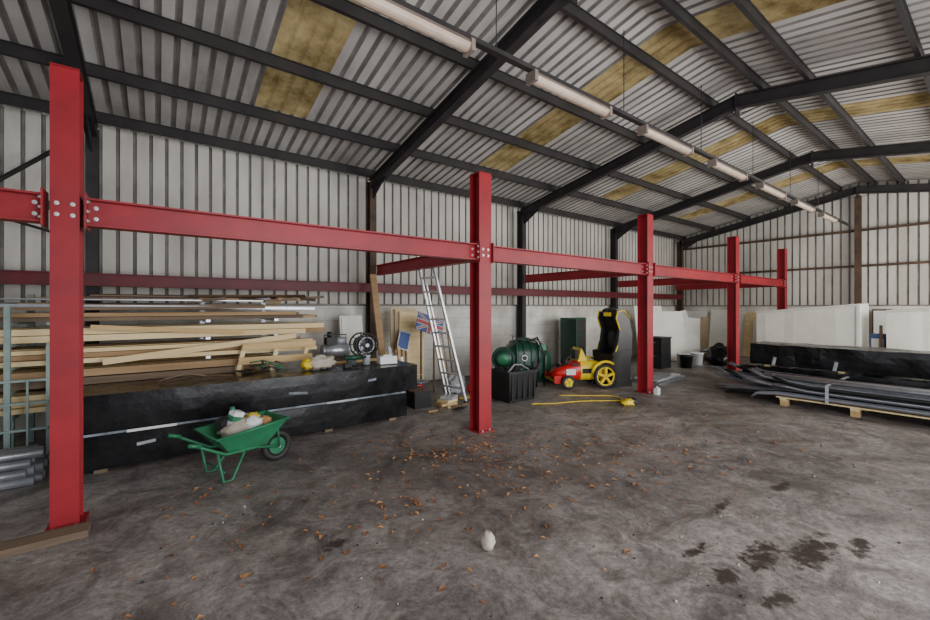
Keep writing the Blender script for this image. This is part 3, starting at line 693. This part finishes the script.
# ------------------------------------------------------------ far clutter
b=MB()
for i,(x,y,w,h,rz,ti,ro) in enumerate([(12.2,6.3,1.3,1.5,.1,-.22,0),(12.7,6.15,1.2,1.3,-.2,-.32,.12),(11.9,6.6,1.0,1.65,.25,-.16,0),(13.1,6.4,1.1,1.35,0,-.28,-.2)]):
    R=Matrix.Rotation(rz-.6,3,'Z')@Matrix.Rotation(ti,3,'X')@Matrix.Rotation(ro,3,'Y'); b.box(V((x,y,h/2*math.cos(ti)+abs(ro)*w/2)),(w,.04,h),white if i%2 else cream,R)
b.done('plasterboard_sheets')
b=MB(); b.bb(10.35,10.85,5.45,5.85,0,.78,blackpl); b.bb(10.33,10.87,5.43,5.87,.78,.81,rubber)
b.bb(10.338,10.35,5.49,5.81,.08,.38,rubber); b.bb(10.338,10.35,5.49,5.81,.43,.73,rubber)
for z in(.32,.67): b.bb(10.31,10.34,5.6,5.7,z,z+.02,galv)
b.done('filing_cabinet')
for (x,y,m) in((11.5,5.45,whitep),(11.15,5.2,blackpl),(12.0,5.3,whitep)):
    b=MB(); b.lathe((x,y,0),[(0,0),(.13,0),(.155,.30),(.165,.30),(.165,.33),(.15,.33),(.125,.02),(0,.02)],m); b.cyl((x,y,.22),(x,y,.26),.142,m,20); b.tube([(x,y+.16*math.cos(t),.3+.12*math.sin(t)) for t in [i*math.pi/8 for i in range(9)]],.005,bolt,5); b.done('paint_bucket')
b=MB(); b.blob((12.4,4.9,.2),(.35,.3,.28),film,.25,flat=.2); b.blob((12.9,5.1,.22),(.3,.3,.3),rubber,.25,flat=.22); b.done('bin_bags')
b=MB()
for i,(y,w,h,m) in enumerate([(6.9,.9,1.45,white),(6.4,.5,1.25,ply),(5.95,.7,1.5,cream),(5.4,.6,1.3,white),(5.0,.5,1.42,wood2),(4.75,.5,1.2,cream)]):
    b.box((15.28-.03*i,y,h/2+.01),(.035,w,h),m,(0,.16,0))
b.done('leaning_sheet_boards')
b=MB()
for i in range(5): b.box((13.6+.12*i,5.6+.15*i,.10+.02*i),(.7-.05*i,.45,.05),[wood4,rustpost,wood,rubber,wrapw][i],(0,.05*i,.4*i))
b.bb(13.3,13.7,6.4,6.9,0,.6,wood4); b.bb(13.28,13.72,6.38,6.92,.6,.64,wood3); b.bb(13.29,13.3,6.44,6.86,.06,.54,wood)
b.done('wooden_chest')
def bigbox(x0,x1,y0,y1,zl,zh,name):
    b=MB()
    for y in(y0+.1,(y0+y1)/2,y1-.2): b.bb(x0,x1,y,y+.1,0,.1,wood3)
    n=10;vs=[];
    for i in range(n+1):
        y=y0+(y1-y0)*i/n; z=zh+(zl-zh)*i/n; w=.02*noise.noise(V((y*3,1,1)))
        vs+=[(x0+w,y,.1),(x0+w+.01,y,z-.05),(x0+.05,y,z),(x1-.05,y,z+.03),(x1,y,z-.03),(x1,y,.1)]
    fs=[(i*6+k,i*6+6+k,i*6+6+(k+1)%6,i*6+(k+1)%6) for i in range(n) for k in range(6)]
    fs+=[list(range(6)),[n*6+k for k in range(6)][::-1]]
    b.add(vs,fs,cream)
    b.bb(x0-.012,x0+.03,y0-.01,y0+.05,.1,zh-.04,white); b.bb(x0-.012,x0+.03,y0,y1,.1,.16,tapeg)
    b.bar((x0+.03,y0,zh+.005),(x0+.03,y1,zl+.005),.09,.02,white)
    b.done(name)
bigbox(12.5,13.45,2.08,4.05,1.47,1.66,'wrapped_wall_panel_crate')
bigbox(12.5,13.45,-.1,1.66,1.52,1.57,'wrapped_wall_panel_crate')
b=MB(); b.bb(12.75,13.1,1.72,1.95,0,1.0,blue); b.bb(12.74,12.76,1.74,1.93,.6,.9,white); b.bb(12.7,12.75,1.75,1.8,0,1.2,wood3); b.done('blue_storage_bin')
b=MB(); b.bb(15.3,15.6,1.9,2.3,0,1.55,wood3); b.bb(15.27,15.3,1.93,2.27,.1,1.5,white); b.done('notice_cupboard')

# ------------------------------------------------------------ floor debris
b=MB(); b.blob((1.74,2.08,.05),(.045,.045,.065),stone,.25,fr=2,flat=.048,nu=9,nv=6); b.done('broken_stone')
b=MB(); rnd=random.Random(21)
cl=[(2.64,3.72,.35,.22,130),(3.0,2.85,.5,.3,80),(1.65,2.92,.25,.15,34),(4.0,2.3,.8,.35,70),(.15,4.0,.3,.2,20),(5.2,2.5,1.0,.5,80),(2.1,4.3,.5,.3,60),(3.1,3.3,.8,.4,100),(4.6,3.3,1.0,.5,80),(1.0,3.2,1.0,.7,60),(3.0,4.4,.9,.3,40),(7,2.9,1.0,.5,35),(2.2,1.9,1.3,.7,40),(.3,3.0,.6,.6,20)]
for cx,cy,sx,sy,n in cl:
    for i in range(n):
        x,y=rnd.gauss(cx,sx),rnd.gauss(cy,sy)
        if y>4.65 or x>7.9 or x<-.35 or (x-1.74)**2+(y-2.08)**2<.01: continue
        if x>5.9 and y>3.6: continue
        if any(abs(x-c)<.17 and abs(y-CY)<.17 for c in CX): continue
        s=rnd.uniform(.009,.030); a=rnd.uniform(0,6.3); h=rnd.uniform(.004,.022)
        d=V((math.cos(a),math.sin(a),0)); e=V((-math.sin(a),math.cos(a),0)); c=V((x,y,.002))
        vs=[c-d*s*1.2,c-d*s*.2+e*s*.7+V((0,0,h)),c+d*s*1.3+V((0,0,h*.5)),c-d*s*.1-e*s*.7+V((0,0,h)),c+V((0,0,h*.35))]
        b.add(vs,[(0,4,1),(1,4,2),(2,4,3),(3,4,0)],leafm if rnd.random()<.65 else leaf2)
b.done('fallen_leaves')
b=MB()
for i in range(220):
    x,y=rnd.uniform(-.2,7.8),rnd.uniform(.3,3.9); s=rnd.uniform(.003,.009); b.blob((x,y,s*.4),(s,s*.8,s*.7),stone if rnd.random()<.25 else rubber,.2,nu=6,nv=4)
b.done('floor_grit')

# ------------------------------------------------------------ light
def area(loc,rot,sx,sy,p,col,name):
    l=bpy.data.lights.new(name,'AREA'); l.shape='RECTANGLE'; l.size=sx; l.size_y=sy; l.energy=p; l.color=col
    o=bpy.data.objects.new(name,l); o.location=loc; o.rotation_euler=rot; bpy.context.scene.collection.objects.link(o)
R=math.radians
area((2.9,-2.5,1.9),(R(90),0,0),4.4,3.4,410,(.97,.97,1),'doorway_daylight')
area((11.2,-2.5,1.9),(R(90),0,0),5.8,3.4,700,(1,.975,.93),'doorway_daylight')
area((-5.3,1.5,2.0),(R(90),0,R(-90)),6,3.6,110,(.93,.95,1),'doorway_daylight')
w=bpy.data.worlds.new('overcast_sky'); bpy.context.scene.world=w; w.use_nodes=True
w.node_tree.nodes['Background'].inputs[0].default_value=(.84,.90,1,1); w.node_tree.nodes['Background'].inputs[1].default_value=1.1

# ------------------------------------------------------------ camera
cd=bpy.data.cameras.new('camera'); cam=bpy.data.objects.new('camera',cd); bpy.context.scene.collection.objects.link(cam)
cd.sensor_width=36; cd.lens=15.9; cd.shift_y=-3/930; cd.clip_start=.05
cam.location=(0,0,1.6); cam.rotation_euler=(R(90),0,R(-36.7)); bpy.context.scene.camera=cam
